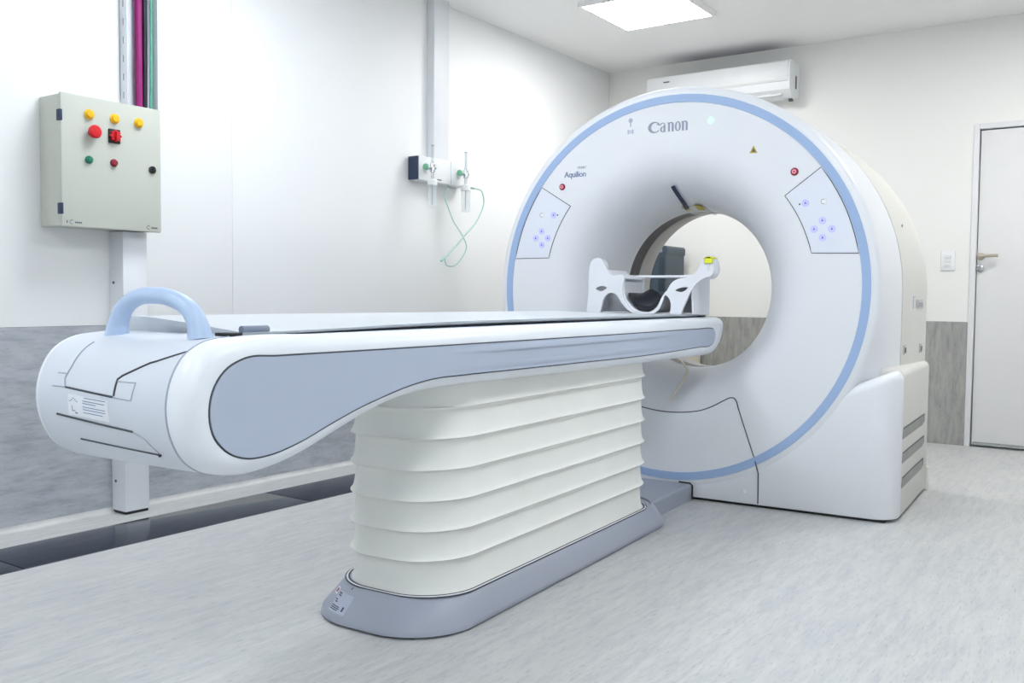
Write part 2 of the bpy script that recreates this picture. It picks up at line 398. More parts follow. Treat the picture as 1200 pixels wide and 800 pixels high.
lathe(b, (CX + .008, 2.248, 1.599), X1, [(.019, 0), (.019, .008), (.016, .012), (0, .012)], 12); box(b, CX + .018, CX + .03, 2.243, 2.253, 1.581, 1.617, .002)
for k in range(8):
    a = k * PI / 4; cyl(b, (CX + .008, 2.248 + .018 * math.cos(a), 1.599 + .018 * math.sin(a)), X1, .006, .012, 10)
t.part('rotary_knob', b, RED)
pb(2.137, 1.490, .0135, .01, GRN, GRN, 'green push button'); pb(2.246, 1.490, .0135, .01, DRED, mat('button_red_collar', (120, 26, 40), .5), 'red push button')
b = NB(); lathe(b, (CX, 2.424, 1.482), X1, [(.016, 0), (.016, .007), (.012, .009), (0, .009)], 24); box(b, CX + .008, CX + .013, 2.42, 2.428, 1.47, 1.494); t.part('lock', b, BLK, door, 'black round door lock')
b = NB(); x = CX + .0004
def pbox(b, y0, y1, z0, z1): box(b, CX - .0004, x, y0, y1, z0, z1)
for y0 in (2.062, 2.405):
    b = NB()
    for k in range(10):
        a0 = math.radians(50 + k * 26); cyl(b, (CX - .0005, y0 + .008 * math.cos(a0), 1.236 + .008 * math.sin(a0)), X1, .0016, .001, 6)
    for k in range(5): pbox(b, y0 + .014 + k * .006, y0 + .0185 + k * .006, 1.232, 1.2385)
    if y0 < 2.1: pbox(b, 2.041, 2.045, 1.231, 1.242)
    t.part('maker_mark', b, PRINT, door)
# trunking below the cabinet
t = Thing('cable_trunking', 'white square metal trunking from cabinet down to the floor', 'cable trunking', (XL, 2.38, 0))
b = NB(); box(b, XL, XL + .1, 2.325, 2.44, .012, 1.2168, .002); t.part('trunking_cover', b, DUCT)
b = NB(); box(b, XL + .004, XL + .096, 2.329, 2.436, 0, .012); t.part('foot', b, BLK)
b = NB(); box(b, XL, XL + .03, 2.44, 2.463, .0, 1.2168); t.part('back_channel', b, GALV)
for z in (.14, 1.0):
    b = NB(); cyl(b, (XL + .03, 2.325, z), (0, -1, 0), .006, .003, 12); t.part('screw', b, PRINT)
# open cable tray above the cabinet, with cables
t = Thing('cable_tray', 'slotted metal cable tray rising from the cabinet', 'cable tray', (XL, 2.46, cz1))
TY0, TY1 = 2.384, 2.535
b = NB(); z0 = cz1
box(b, XL, XL + .004, TY0, TY1, z0, ZC); box(b, XL, XL + .055, TY1 - .003, TY1, z0, ZC); t.part('tray_back', b, GALV)
b = NB(); outer = [(XL, z0), (XL + .055, z0), (XL + .055, ZC), (XL, ZC)]; holes = []
z = z0 + .05
while z < ZC - .05:
    holes.append([(XL + .022, z), (XL + .03, z), (XL + .03, z + .03), (XL + .022, z + .03)]); z += .078
prism(b, outer, lambda a, c: V(a, TY0, c), lambda a, c: V(a, TY0 + .003, c), holes); t.part('tray_side', b, GALV)
b = NB(); box(b, XL + .02, XL + .032, TY0 + .0032, TY0 + .006, z0, ZC); t.part('slot_shade', b, PRINT)  # dark strip standing in for the shade inside the tray slots
def cable(name, m, yy, xx, r, lab, wob=0., marks=False):
    b = NB(); pts = []
    n = 26
    for k in range(n + 1):
        s = k / n; pts.append((xx + wob * .3 * math.sin(5 * s + yy), yy + wob * math.sin(PI * s * 1.1), cz1 - .002 + (ZC - cz1 + .002) * s))
    tube(b, pts, r, 10)
    t = Thing(name, lab, 'cable', (xx, yy, cz1)); t.part('cable_sheath', b, m)
    if marks:
        b = NB()
        for k in range(11):
            zz = cz1 + .05 + k * .085; cyl(b, (xx, yy, zz), (0, 0, 1), r * 1.04, .03, 10)
        t.part('marking_sleeve', b, mat('sleeve_lilac', (206, 190, 226), .5))
cable('power_cable', PINK, 2.455, XL + .03, .0155, 'thick magenta power cable in the slotted tray')
cable('data_cable', DARKC, 2.483, XL + .028, .011, 'dark violet cable in the slotted tray beside the magenta one', .004)
cable('earth_cable', GREENC, 2.509, XL + .034, .006, 'thin green earth cable in the slotted tray', .008)

# ------------------------------------------------------------------ second duct, gas rail, flowmeters
t = Thing('wall_duct', 'white vertical wall duct above the gas outlet rail', 'wall duct', (XL, 4.53, 1.8))
b = NB(); box(b, XL, XL + .055, 4.44, 4.585, 1.7885, ZC, .002); t.part('duct_cover', b, DUCT)
b = NB(); box(b, XL, XL + .03, 4.59, 4.622, 1.7885, ZC, .002); t.part('side_channel', b, WHT)
gx = XL + .085; gz0, gz1 = 1.642, 1.788
t = Thing('gas_outlet_rail', 'white medical gas outlet rail with navy end cap', 'gas rail', (XL, 4.5, gz0))
b = NB(); box(b, XL, gx, 4.27, 4.745, gz0, gz1, .006); t.part('rail_body', b, WHT)
b = NB(); box(b, XL + .008, gx - .004, 4.258, 4.272, gz0 + .004, gz1 - .004, .003); t.part('end_cap', b, NAVY, label='dark navy end cap')
b = NB(); box(b, gx - .001, gx + .001, 4.57, 4.574, gz0 + .004, gz1 - .004); t.part('rail_joint', b, SEAML)
b = NB(); box(b, gx - .001, gx + .001, 4.44, 4.48, gz0 + .016, gz0 + .022); t.part('rail_mark', b, PRINT)
for yy in (4.327, 4.652):
    b = NB(); cyl(b, (gx - .001, yy, 1.715), X1, .026, .012, 24, bev=.003); t.part('gas_socket', b, WHT)
def flowmeter(y0, zb, lab, outlet):
    xx = XL + .14
    t = Thing('flowmeter', lab, 'flowmeter', (gx, y0, zb), group='flowmeters on the gas rail')
    b = NB(); tube(b, [(gx + .0115, y0, 1.715), (xx, y0, 1.715)], .011, 14); cyl(b, (xx, y0, 1.69), (0, 0, 1), .017, .05, 16, bev=.003)
    tube(b, [(xx, y0 - .055, 1.715), (xx, y0 + .03, 1.715)], .007, 12); cyl(b, (xx, y0, 1.645), (0, 0, 1), .009, .05, 12); t.part('valve_body', b, CHR)
    b = NB(); lathe(b, (xx, y0 - .052, 1.715), (0, -1, 0), [(.017, 0), (.02, .005), (.019, .016), (.013, .02), (0, .02)], 12); t.part('valve_knob', b, mat('knob_pale_green', (120, 188, 150), .4), label='green valve knob')
    b = NB(); cyl(b, (xx, y0, 1.738), (0, 0, 1), .012, .105, 16); t.part('gauge_tube', b, CLEAR)
    b = NB(); cyl(b, (xx, y0, 1.738), (0, 0, 1), .003, .1, 8); cyl(b, (xx, y0, 1.843), (0, 0, 1), .009, .008, 12); t.part('gauge_rod', b, SEAML)
    b = NB(); lathe(b, (xx, y0, 1.612), (0, 0, 1), [(.03, 0), (.03, .03), (.02, .036), (.01, .038)], 24); t.part('bottle_cap', b, WHT)
    b = NB(); lathe(b, (xx, y0, 1.48), (0, 0, 1), [(.02, 0), (.026, .004), (.028, .06), (.029, .132)], 24); t.part('bottle', b, CLEAR)
    b = NB(); cyl(b, (xx, y0, 1.495), (0, 0, 1), .004, .118, 8)
    for k in range(4): box(b, xx + .0265, xx + .028, y0 - .006, y0 + .006, 1.52 + k * .02, 1.524 + k * .02)
    t.part('dip_tube', b, SEAML)
    if outlet:
        b = NB(); tube(b, [(xx, y0 + .02, 1.632), (xx, y0 + .085, 1.634)], [.007, .005], 10); t.part('outlet_nozzle', b, mat('nozzle_green', (120, 160, 140), .4))
flowmeter(4.327, 1.48, 'clear flowmeter bottle on the gas rail beside the navy end cap', False)
flowmeter(4.652, 1.48, 'clear flowmeter bottle with green tubing attached', True)
b = NB(); xx = XL + .14
tube(b, smoothpoly([(xx, 4.737, 1.634), (xx + .01, 4.80, 1.625), (xx, 4.843, 1.565), (xx - .02, 4.80, 1.44), (xx - .05, 4.70, 1.33), (xx - .07, 4.60, 1.235), (xx - .075, 4.538, 1.189)], 6, False), .0042, 8)
tube(b, smoothpoly([(xx - .075, 4.538, 1.189), (xx - .075, 4.56, 1.145), (xx - .07, 4.60, 1.139), (xx - .07, 4.70, 1.19), (xx - .07, 4.755, 1.27), (xx - .06, 4.70, 1.335), (xx - .055, 4.60, 1.42), (xx - .05, 4.54, 1.50), (xx - .06, 4.52, 1.565), (xx - .062, 4.535, 1.62), (xx - .06, 4.55, 1.638)], 6, False), .0036, 8)
tube(b, [(xx - .075, 4.538, 1.189), (xx - .075, 4.505, 1.17)], .008, 8)
single('oxygen_tubing', b, TUBEG, 'thin pale green oxygen tubing looped below the gas rail', 'tubing', (xx, 4.737, 1.634))

# ------------------------------------------------------------------ equipment behind the scanner, seen through the bore
py = YB - .30
t = Thing('equipment_stand', 'cream equipment stand against the end wall behind the scanner', 'stand', (-2.98, py, 0))
b = NB(); box(b, -3.22, -2.875, py - .14, py + .26, .03, .93, .01); t.part('stand_body', b, CREAM)
b = NB(); box(b, -3.24, -2.86, py - .16, py + .28, .93, .955, .006); t.part('stand_top', b, CREAM)
for x in (-3.18, -2.92):
    for yy in (py - .1, py + .22): b = NB(); cyl(b, (x, yy, 0), (0, 0, 1), .022, .032, 12); t.part('stand_foot', b, BLK)
for k in range(3): b = NB(); cyl(b, (-3.165, py - .14, .89 - k * .03), (0, -1, 0), .006, .003, 12); t.part('indicator_lamp', b, RED)
t = Thing('computer_tower', 'dark slate tower unit seen through the scanner bore', 'computer tower', (-3.07, py, .955))
tp = [(-3.165, .955), (-3.0, .955), (-3.0, 1.27), (-2.992, 1.28), (-2.992, 1.325), (-3.005, 1.338), (-3.10, 1.343), (-3.128, 1.33), (-3.15, 1.22)]
b = NB(); prism(b, tp, lambda a, c: V(a, py - .12, c), lambda a, c: V(a, py + .2, c)); t.part('tower_case', b, SLATE)
b = NB(); box(b, -3.055, -3.01, py - .126, py - .119, 1.0, 1.26, .003); t.part('front_grille', b, mat('slate_grille', (44, 56, 68), .35))
b = NB(); box(b, -3.06, -3.0, py - .124, py - .119, 1.275, 1.33, .002); t.part('drive_cover', b, SLATE)
b = NB(); box(b, -3.048, -3.028, py - .127, py - .123, 1.29, 1.318); t.part('badge', b, LOGO)

# ================================================================== GANTRY
G = Thing('scanner_gantry', 'large round white scanner gantry with blue ring', 'CT scanner', (0, .45, 0), True)
U0, Z0 = -.01, 1.0
NA = 144
def circ(r, v): return [V(U0 + r * math.cos(2 * PI * k / NA), v, Z0 + r * math.sin(2 * PI * k / NA)) for k in range(NA)]
def outl(rs, rtp, v, n, rl=.9):
    L = []
    for k in range(NA):
        a = 2 * PI * k / NA; c, s = math.cos(a), math.sin(a)
        if s >= 0: L.append(V(U0 + rs * c, v, Z0 + rtp * s))
        else: L.append(V(U0 + rs * math.copysign(abs(c) ** (2 / n), c), v, Z0 - rl * abs(s) ** (2 / n)))
    return L
RI, RO = .8766, .9123
# front shell: flared mouth, flat face, rounded bezel, front flank
loops = [circ(.40, .385)]
for k in range(1, 15):
    a = PI / 2 * (1 - k / 14); loops.append(circ(.665 - .265 * math.sin(a), .385 * (1 - math.cos(a))))
loops += [circ(r, 0) for r in (.70, .76, .82, RI, RO - .001)]
loops += [circ(.922, .0012), circ(.934, .004), circ(.943, .010), circ(.949, .020), circ(.9525, .036)]
loops += [outl(.955, .953, .07, 2.15, .93), outl(.958, .954, .11, 2.5, .93), outl(.961, .955, .17, 3.2), outl(.964, .955, .26, 4), outl(.968, .951, .36, 5), outl(.970, .947, .42, 6)]
b = NB(); loft(b, loops); G.part('front_shell', b, GW, angle=50)
loops = [outl(.967, .944, .421, 6), outl(.974, .945, .424, 6), outl(.982, .942, .5, 6), outl(.995, .935, .62, 6), outl(1.008, .925, .76, 6), outl(1.017, .912, .86, 6), outl(1.012, .903, .90, 6), outl(.99, .885, .925, 6)]
loops += [circ(.62, .93), circ(.56, .925), circ(.50, .90), circ(.475, .86)]
b = NB(); loft(b, loops); rear = G.part('rear_shell', b, GB, label='cream rear shell', angle=50)
b = NB(); loft(b, [circ(.4, .385), circ(.397, .388), circ(.397, .40), circ(.405, .402)]); G.part('bore_lip', b, GW)
b = NB(); loft(b, [circ(.404, .40), circ(.404, .535)]); G.part('bore_window', b, BAND, label='dark brown scan window band', recalc=False)
b = NB(); loft(b, [circ(.406, .534), circ(.400, .537), circ(.402, .60), circ(.42, .74), circ(.478, .862)]); G.part('bore_liner', b, BORE, label='grey bore lining')
# blue ring
b = NB(); loft(b, [circ(RI - .001, .001), circ(RI, -.003), circ((RI + RO) / 2, -.0035), circ(RO, -.003), circ(RO + .0015, .001)]); G.part('accent_ring', b, RING, label='pale blue ring')
# base: front and side covers
def base_block(name, m, v0, v1, rf, rb, hw, zt, label=None, bev=.05, cut=.8, slope=0):
    def plan(ins):
        out = []
        x1, y0, y1 = hw - ins, v0 + min(ins, 1), v1
        r1 = max(rf - ins, .004); r2 = max(rb - ins, .004)
        for cx, cyy, r, a0 in ((x1 - r2, y1 - r2 - (ins if rb > .01 else 0), r2, 0), (-x1 + r2, y1 - r2 - (ins if rb > .01 else 0), r2, 90), (-x1 + r1, y0 + r1, r1, 180), (x1 - r1, y0 + r1, r1, 270)):
            for k in range(13):
                a = math.radians(a0 + 90 * k / 12); out.append((cx + r * math.cos(a), cyy + r * math.sin(a)))
        if slope:                                   # more points along the long edges
            o2 = []
            for (p, q) in zip(out, out[1:] + out[:1]):
                n_ = 24 if math.hypot(q[0] - p[0], q[1] - p[1]) > .5 else 1
                o2 += [(p[0] + (q[0] - p[0]) * k / n_, p[1] + (q[1] - p[1]) * k / n_) for k in range(n_)]
            out = o2
        return out
    L = [[V(x, y, .014) for x, y in plan(.004)], [V(x, y, .02) for x, y in plan(0)], [V(x, y, zt - bev) for x, y in plan(0)]]
    for k in range(1, 8):
        a = PI / 2 * k / 7; L.append([V(x, y, zt - bev + bev * math.sin(a)) for x, y in plan(bev * (1 - math.cos(a)))])
    if slope:
        for q in L[2:]:
            for p in q: p.z -= min(.2, max(0, 1.0 - abs(p.x)) * slope)
    b = NB(); loft(b, L, True, True, True); o = G.part(name, b, m, label=label, angle=50)
    cb = NB(); cyl(cb, (U0, v0 - .3, Z0), (0, 1, 0), cut, v1 - v0 + .6, 96); cb.transform(Matrix.Translation(-G.base)); cm = finish(cb); co = bpy.data.objects.new('cutter', cm); COL.objects.link(co)
    co.location = G.o.location; co.rotation_euler = G.o.rotation_euler
    bpy.context.view_layer.update()
    md = o.modifiers.new('cut', 'BOOLEAN'); md.object = co; md.operation = 'DIFFERENCE'; md.solver = 'EXACT'
    dg = bpy.context.evaluated_depsgraph_get(); dg.update(); nm = bpy.data.meshes.new_from_object(o.evaluated_get(dg)); o.modifiers.clear(); o.data = nm; nm.name = name
    if not nm.materials: nm.materials.append(m)
    nm.set_sharp_from_angle(angle=math.radians(50))
    bpy.data.objects.remove(co); bpy.data.meshes.remove(cm); return o
base_block('base_front_cover', GW, .006, .135, .105, .002, 1.025, .654, bev=.045, cut=.915, slope=.42)
side = base_block('base_side_cover', GB, .137, .922, .002, .05, 1.025, .655, 'cream base cover', bev=.03, cut=.85)
b = NB(); box(b, -.98, .98, .03, .89, 0, .016); G.part('toe_plinth', b, BLK)
b = NB(); box(b, 1.0, 1.034, .88, .926, 0, .12, .006); G.part('rear_foot', b, GB)
for za, zb_ in ((.352, .402), (.246, .294), (.136, .184)):
    b = NB(); pl = [(.135, za), (.72, za), (.755, za + .012), (.765, zb_), (.16, zb_), (.142, zb_ - .01)]
    prism(b, pl, lambda a, c: V(1.020, a, c), lambda a, c: V(1.0262, a, c)); vs = G.part('vent_slot', b, SLOT, side, 'grey louvre slot')
    b = NB(); box(b, 1.024, 1.0268, .15, .76, zb_ - .007, zb_); box(b, 1.024, 1.0268, .742, .762, za + .01, zb_); G.part('slot_edge', b, SHADE, side)
# square holes, plate and clip on the rear shell
def rs_at(v): return U0 + .970 + (v - .42) * .107
for v, z in ((.455, .725), (.735, .722)):
    b = NB(); x = rs_at(v) + .004; box(b, x - .02, x + .004, v, v + .055, z - .022, z + .022, .003); h = G.part('access_hole', b, BORE)
    b = NB(); box(b, x, x + .0055, v + .012, v + .05, z - .015, z + .01); G.part('hole_recess', b, SHADE)
b = NB(); x = rs_at(.66) + .002
for (p, q) in (((.60, .972), (.60, .915)), ((.60, .972), (.635, .972))): tube(b, [(rs_at(p[0]) + .004, *p), (rs_at(q[0]) + .004, *q)], .002, 6)
G.part('plate_outline', b, SEAML)
b = NB(); prism(b, [(.65, .917), (.77, .917), (.77, .96), (.65, .96)], lambda a, c: V(rs_at(a) - .004, a, c), lambda a, c: V(rs_at(a) + .0055, a, c)); G.part('name_plate', b, mat('plate_grey', (196, 196, 190), .5))
b = NB(); text_bm(b, 'Canon', .042, lambda x, y, z: V(rs_at(.71 + x) + .0062, .71 + x, .938 + y), bold=.0006); G.part('lettering', b, LOGO)
b = NB(); tube(b, [(.932, .55, 1.312), (.922, .60, 1.30), (.926, .65, 1.30)], .003, 6); G.part('clip', b, SEAML)

# ---- front face details (face plane v = 0)
def face(u, z, d=0.): return V(u, -d, z)
def disc(b, u, z, r, d0, d1, n=24): cyl(b, (u, -d0, z), (0, -1, 0), r, d1 - d0, n, bev=(d1 - d0) * .4)
def rib(b, pts, r=.0015, d=.0006): tube(b, [face(u, z, d) for u, z in pts], r, 6)
def arc(r, p, q, n=10):
    a0 = math.atan2(p[1] - Z0, p[0] - U0); a1 = math.atan2(q[1] - Z0, q[0] - U0)
    if a1 - a0 > PI: a1 -= 2 * PI
    if a0 - a1 > PI: a1 += 2 * PI
    return [(U0 + r * math.cos(a0 + (a1 - a0) * k / n), Z0 + r * math.sin(a0 + (a1 - a0) * k / n)) for k in range(n + 1)]
def panel(corners, buttons, lab):
    p1, p2, p3, p4 = corners
    inner = arc(.679, p2, p3); outer_ = arc(RI - .004, p4, p1)
    poly = inner + outer_
    b = NB(); prism(b, poly, lambda a, c: face(a, c, -.002), lambda a, c: face(a, c, .0012)); P_ = G.part('control_panel', b, mat('control_white', (228, 232, 242), .4, var=.004), label=lab)
    b = NB(); rib(b, poly + [poly[0]], .0017, .0012); G.part('panel_seam', b, SEAM, P_)
    for k, (u, z) in enumerate(buttons):
        lit = k != 0
        b = NB(); disc(b, u, z, .0155, .001, .0026); B_ = G.part('button', b, mat('button_halo', (206, 206, 244), .4, emit=.12) if lit else WHT, P_)
        b = NB()
        if lit:
            for j in range(10):
                a = j * PI / 5; rib(b, [(u + .0135 * math.cos(a), z + .0135 * math.sin(a)), (u + .0135 * math.cos(a + PI / 5), z + .0135 * math.sin(a + PI / 5))], .0016, .0028)
            G.part('button_light', b, LILAC, P_); b = NB()
            box(b, u - .005, u + .005, -.0032, -.0024, z - .004, z - .001); box(b, u - .002, u + .002, -.0032, -.0024, z - .001, z + .006)
            G.part('button_symbol', b, mat('symbol_violet', (98, 92, 190), .5), P_)
        else:
            rib(b, [(u + .010 * math.cos(a), z + .010 * math.sin(a)) for a in [math.radians(60 + 30 * q) for q in range(9)]], .0016, .0028); G.part('button_symbol', b, SEAML, P_)
panel([(-.702, 1.505), (-.557, 1.42), (-.672, 1.155), (-.872, 1.154)], [(-.715, 1.375), (-.645, 1.372), (-.714, 1.292), (-.749, 1.257), (-.678, 1.256), (-.713, 1.222)], 'touch control panel below the red button')
panel([(.685, 1.533), (.525, 1.412), (.643, 1.157), (.858, 1.157)], [(.696, 1.382), (.619, 1.378), (.694, 1.300), (.659, 1.263), (.735, 1.262), (.696, 1.225)], 'touch control panel below the red button')
for u, z in ((.594, 1.374), (-.622, 1.372)): b = NB(); disc(b, u, z, .004, .001, .0026, 10); G.part('indicator_dot', b, PRINT)
for u, z, r in ((-.597, 1.512, .0165), (.568, 1.518, .0175)):
    b = NB(); disc(b, u, z, r, -.001, .004); E_ = G.part('emergency_button', b, mat('red_collar', (124, 34, 52), .4), label='round red stop button')
    b = NB(); disc(b, u, z, r * .68, .003, .009); G.part('button_cap', b, mat('stop_red', (222, 50, 92), .35), E_)
    b = NB(); rib(b, [(u + r * .4 * math.cos(a), z + r * .4 * math.sin(a)) for a in [k * PI / 6 for k in range(13)]], .0012, .0092); G.part('button_symbol', b, STICK, E_)
b = NB(); disc(b, .179, 1.777, .0145, -.001, .0025); L_ = G.part('status_light', b, LEDG, label='glowing pale green status light')
b = NB(); prism(b, [(.364, 1.613), (.400, 1.613), (.382, 1.647)], lambda a, c: face(a, c, -.001), lambda a, c: face(a, c, .0008)); w_ = G.part('warning_triangle', b, OCH, label='small yellow warning triangle')
b = NB(); prism(b, [(.373, 1.618), (.391, 1.618), (.382, 1.636)], lambda a, c: face(a, c, 0), lambda a, c: face(a, c, .0013)); G.part('warning_symbol', b, PRINT, w_)
b = NB()
disc(b, -.225, 1.812, .011, 0, .0006, 16); box(b, -.228, -.222, -.0006, 0, 1.782, 1.806)
for k in range(3): box(b, -.242 + k * .004, -.208 - k * .004, -.0006, 0, 1.762 - k * .006, 1.765 - k * .006)
box(b, -.240, -.234, -.0006, 0, 1.748, 1.768); box(b, -.216, -.21, -.0006, 0, 1.748, 1.768)
G.part('printed_icon', b, mat('icon_grey', (178, 184, 200), .5))
# maker's lettering: high-contrast drawn letters
def crescent(b, cx, cz, ro, ri, dx, a0, a1, squash=1., n=28):
    """ring of outer ellipse ro and inner ellipse ri shifted by dx, from angle a0 to a1"""
    O_, I_ = [], []
    for k in range(n + 1):
        a = math.radians(a0 + (a1 - a0) * k / n)
        O_.append((cx + ro[0] * math.cos(a), cz + ro[1] * math.sin(a))); I_.append((cx + dx + ri[0] * math.cos(a), cz + ri[1] * math.sin(a)))
    for k in range(n):
        q = [O_[k], O_[k + 1], I_[k + 1], I_[k]]
        vv = [b.verts.new(face(u, z, .0008)) for u, z in q]; b.faces.new(vv)
def bar(b, u0, u1, z0, z1, sk=0.): 
    vv = [b.verts.new(face(u, z, .0008)) for u, z in ((u0, z0), (u1, z0), (u1 + sk, z1), (u0 + sk, z1))]; b.faces.new(vv)
def lettering(b, cx, cz, H):
    k = H
    def c(x): return cx + x * k
    def zz(y): return cz + y * k
    crescent(b, c(-1.62), zz(.0), (.62 * k, .52 * k), (.40 * k, .40 * k), .10 * k, 42, 322)
    vv = [b.verts.new(face(u, z, .0008)) for u, z in ((c(-1.17), zz(.36)), (c(-1.02), zz(.12)), (c(-1.22), zz(.16)), (c(-1.42), zz(.30)))]; b.faces.new(vv)
    x = -.78                                                       # a
    crescent(b, c(x), zz(-.24), (.27 * k, .26 * k), (.12 * k, .19 * k), .03 * k, 60, 300)
    bar(b, c(x + .06), c(x + .26), zz(-.5), zz(.16)); crescent(b, c(x - .02), zz(.12), (.28 * k, .25 * k), (.17 * k, .17 * k), .02 * k, 5, 170)
    for x in (-.28, 1.06):                                         # n
        bar(b, c(x), c(x + .2), zz(-.5), zz(.34)); bar(b, c(x - .06), c(x + .1), zz(.24), zz(.34)); bar(b, c(x + .36), c(x + .56), zz(-.5), zz(.14))
        crescent(b, c(x + .30), zz(.12), (.26 * k, .25 * k), (.1 * k, .15 * k), -.03 * k, 0, 160)
    crescent(b, c(.67), zz(-.07), (.29 * k, .44 * k), (.11 * k, .36 * k), 0, 0, 360)   # o
b = NB(); lettering(b, -.022 + .005, 1.768, .052); G.part('lettering', b, LOGO, recalc=False)
b = NB(); text_bm(b, 'Aquilion', .040, lambda x, y, z: face(-.524 + x, 1.570 + y, .0008 + z), spacing=.92, bold=.0004); G.part('lettering', b, LOGOB)
b = NB(); text_bm(b, 'START', .017, lambda x, y, z: face(-.487 + x, 1.603 + y, .0008 + z)); G.part('lettering', b, LOGO)
# front cover seam under the mouth
def ellflare(r):      # depth of the flared mouth at radius r
    if r >= .665: return 0.
    s = min(1, (.665 - r) / .265); return .385 * (1 - math.sqrt(max(0, 1 - s * s)))
b = NB(); pts = []
raw = [(-.335, .49), (-.30, .476), (-.20, .436), (-.107, .417), (-.04, .410), (.025, .410), (.09, .416), (.152, .428), (.21, .452), (.265, .483), (.295, .497), (.312, .496), (.325, .484), (.336, .455)]
for p in smoothpoly(raw, 4, False):
    v = ellflare(math.hypot(p[0] - U0, p[1] - Z0)); pts.append(V(p[0], v - .0005, p[1]))
pts += [V(.421, -.0005, .217), V(.4225, -.0042, .2125), V(.434, -.0042, .175), V(.436, .003, .16), V(.436, .0055, .02)]
tube(b, pts, .0026, 6)
raw2 = [(-.335, .49), (-.352, .47), (-.44, .217), (-.4425, .2125), (-.454, .175), (-.456, .16), (-.456, .02)]
tube(b, [V(u, -.0042 if .17 < z < .215 else (.004 if z <= .16 else ellflare(math.hypot(u - U0, z - Z0)) - .0005), z) for u, z in raw2], .0026, 6)
G.part('cover_seam', b, SEAM)
b = NB(); cyl(b, (.373, .007, .069), (0, -1, 0), .009, .005, 14, bev=.002); G.part('screw_cap', b, WHT)
# small tab with stickers at the top of the mouth
b = NB()
for (a0, a1, m, d, nm) in ((79, 96, CLEAR, .0, 'clear_tab'), (92.5, 95, OCH, -.004, 'sticker'), (80.5, 86, OCH, -.004, 'sticker')):
    b = NB(); L = []
    for k in range(9):
        a = math.radians(a0 + (a1 - a0) * k / 8); 
        row = []
        for (r, v) in ((.417 + d * .3, .235 + d), (.400 + d * .3, .30 + d)) if nm == 'sticker' else ((.413, .25), (.392, .40), (.390, .43), (.386, .43), (.388, .39), (.409, .245)):
            row.append(V(U0 + r * math.cos(a), v, Z0 + r * math.sin(a)))
        if nm == 'sticker':
            row += [p + V(0, -.002, -.002) for p in reversed(row)]
        L.append(row)
    loft(b, L, True, True, True); G.part(nm, b, m)
b = NB()
tp = []
for p in smoothpoly([(-.032, 0, 1.502), (-.027, 0, 1.48), (-.022, 0, 1.455), (-.022, 0, 1.43), (-.03, 0, 1.411)], 5, False):
    tp.append(V(p.x, ellflare(math.hypot(p.x - U0, p.z - Z0)) - .004, p.z - .006))
L = []
for p in tp:
    q = p; L.append([q + V(-.0075, 0, -.002), q + V(.0075, 0, .002), q + V(.0075, -.007, -.004), q + V(-.0075, -.007, -.008)])
loft(b, L, True, True, True)
single('black_strap', b, NAVY, 'short black strap hanging at the top of the scanner mouth', 'strap', (.0, .26, 1.40), True)
b = NB(); disc(b, -.125, 1.468, .013, 0, .004, 16); b.transform(Matrix.Translation((0, .15, 0))); G.part('lens_cover', b, CLEAR)
# cream hose lying in the mouth
b = NB()
hp = [(-.16, .5, .632), (-.08, .36, .624), (-.02, .25, .611), (.012, .205, .599), (.024, .165, .582), (.027, .13, .562), (.024, .10, .54), (.016, .075, .515), (.004, .055, .487), (-.01, .04, .455)]
tube(b, smoothpoly([(u, v - .006, z + .006) for u, v, z in hp], 5, False), .006, 8)
single('cream_hose', b, CREAM, 'thin cream hose drooping over the lower lip of the scanner mouth', 'hose', (-.02, .25, .61), True)

# ================================================================== COUCH
UC, HW = -.045, .265; US = UC + HW
K = Thing('patient_couch', 'long white patient couch with bellows pedestal', 'patient couch', (UC, -1.3, 0), True)
# side profile (v, z), counter-clockwise seen from +u
prof = [(.08, .868), (.03, .868), (-.1, .868), (-.5, .868), (-1.2, .868), (-2.0, .868), (-2.6, .868), (-2.84, .868), (-2.905, .860), (-2.955, .835), (-2.985, .795), (-3.0, .735), (-2.990, .675), (-2.965, .630), (-2.92, .597), (-2.859, .582), (-2.77, .583), (-2.668, .602), (-2.556, .636), (-2.442, .670), (-2.317, .697), (-2.227, .706), (-2.12, .709), (-1.8, .707), (-1.355, .702), (-.771, .698), (-.2, .695), (-.06, .694), (.01, .699), (.051, .714), (.09, .738), (.12, .768), (.136, .80), (.142, .832), (.136, .852), (.115, .865)]
cp = [Vector((p[0], p[1])) for p in smoothpoly([V(a, c, 0) for a, c in prof], 5)]
cp = resample(cp, .012)
def tail_s(ur): return 1.0 - .06 * (abs(ur) / HW) ** 3
def couch_loop(u, off):
    L = []
    for p in offset_poly(cp, off):
        v, z = p
        s = tail_s(u - UC); 
        if v < -2.80: v = -2.80 + (v + 2.80) * s; 
        L.append(V(u, v, z))
    return L
r = .04; st = []
for k in range(8): a = PI / 2 * k / 7; st.append((HW - r + r * math.cos(a), r - r * math.sin(a)))
mid = [(HW - r) * q for q in (.85, .65, .4, .15)]
sts = st + [(m, 0) for m in mid] ; sts = sts + [(-a, o) for a, o in reversed(sts)]
b = NB(); loops = [couch_loop(UC + a, o) for a, o in sts]
loft(b, loops, True, True, True); K.part('couch_body', b, CW, angle=60)
def couch_surf_tail(u, ang):
    """point on the tail shell, ang 0=nose, +up"""
    pass
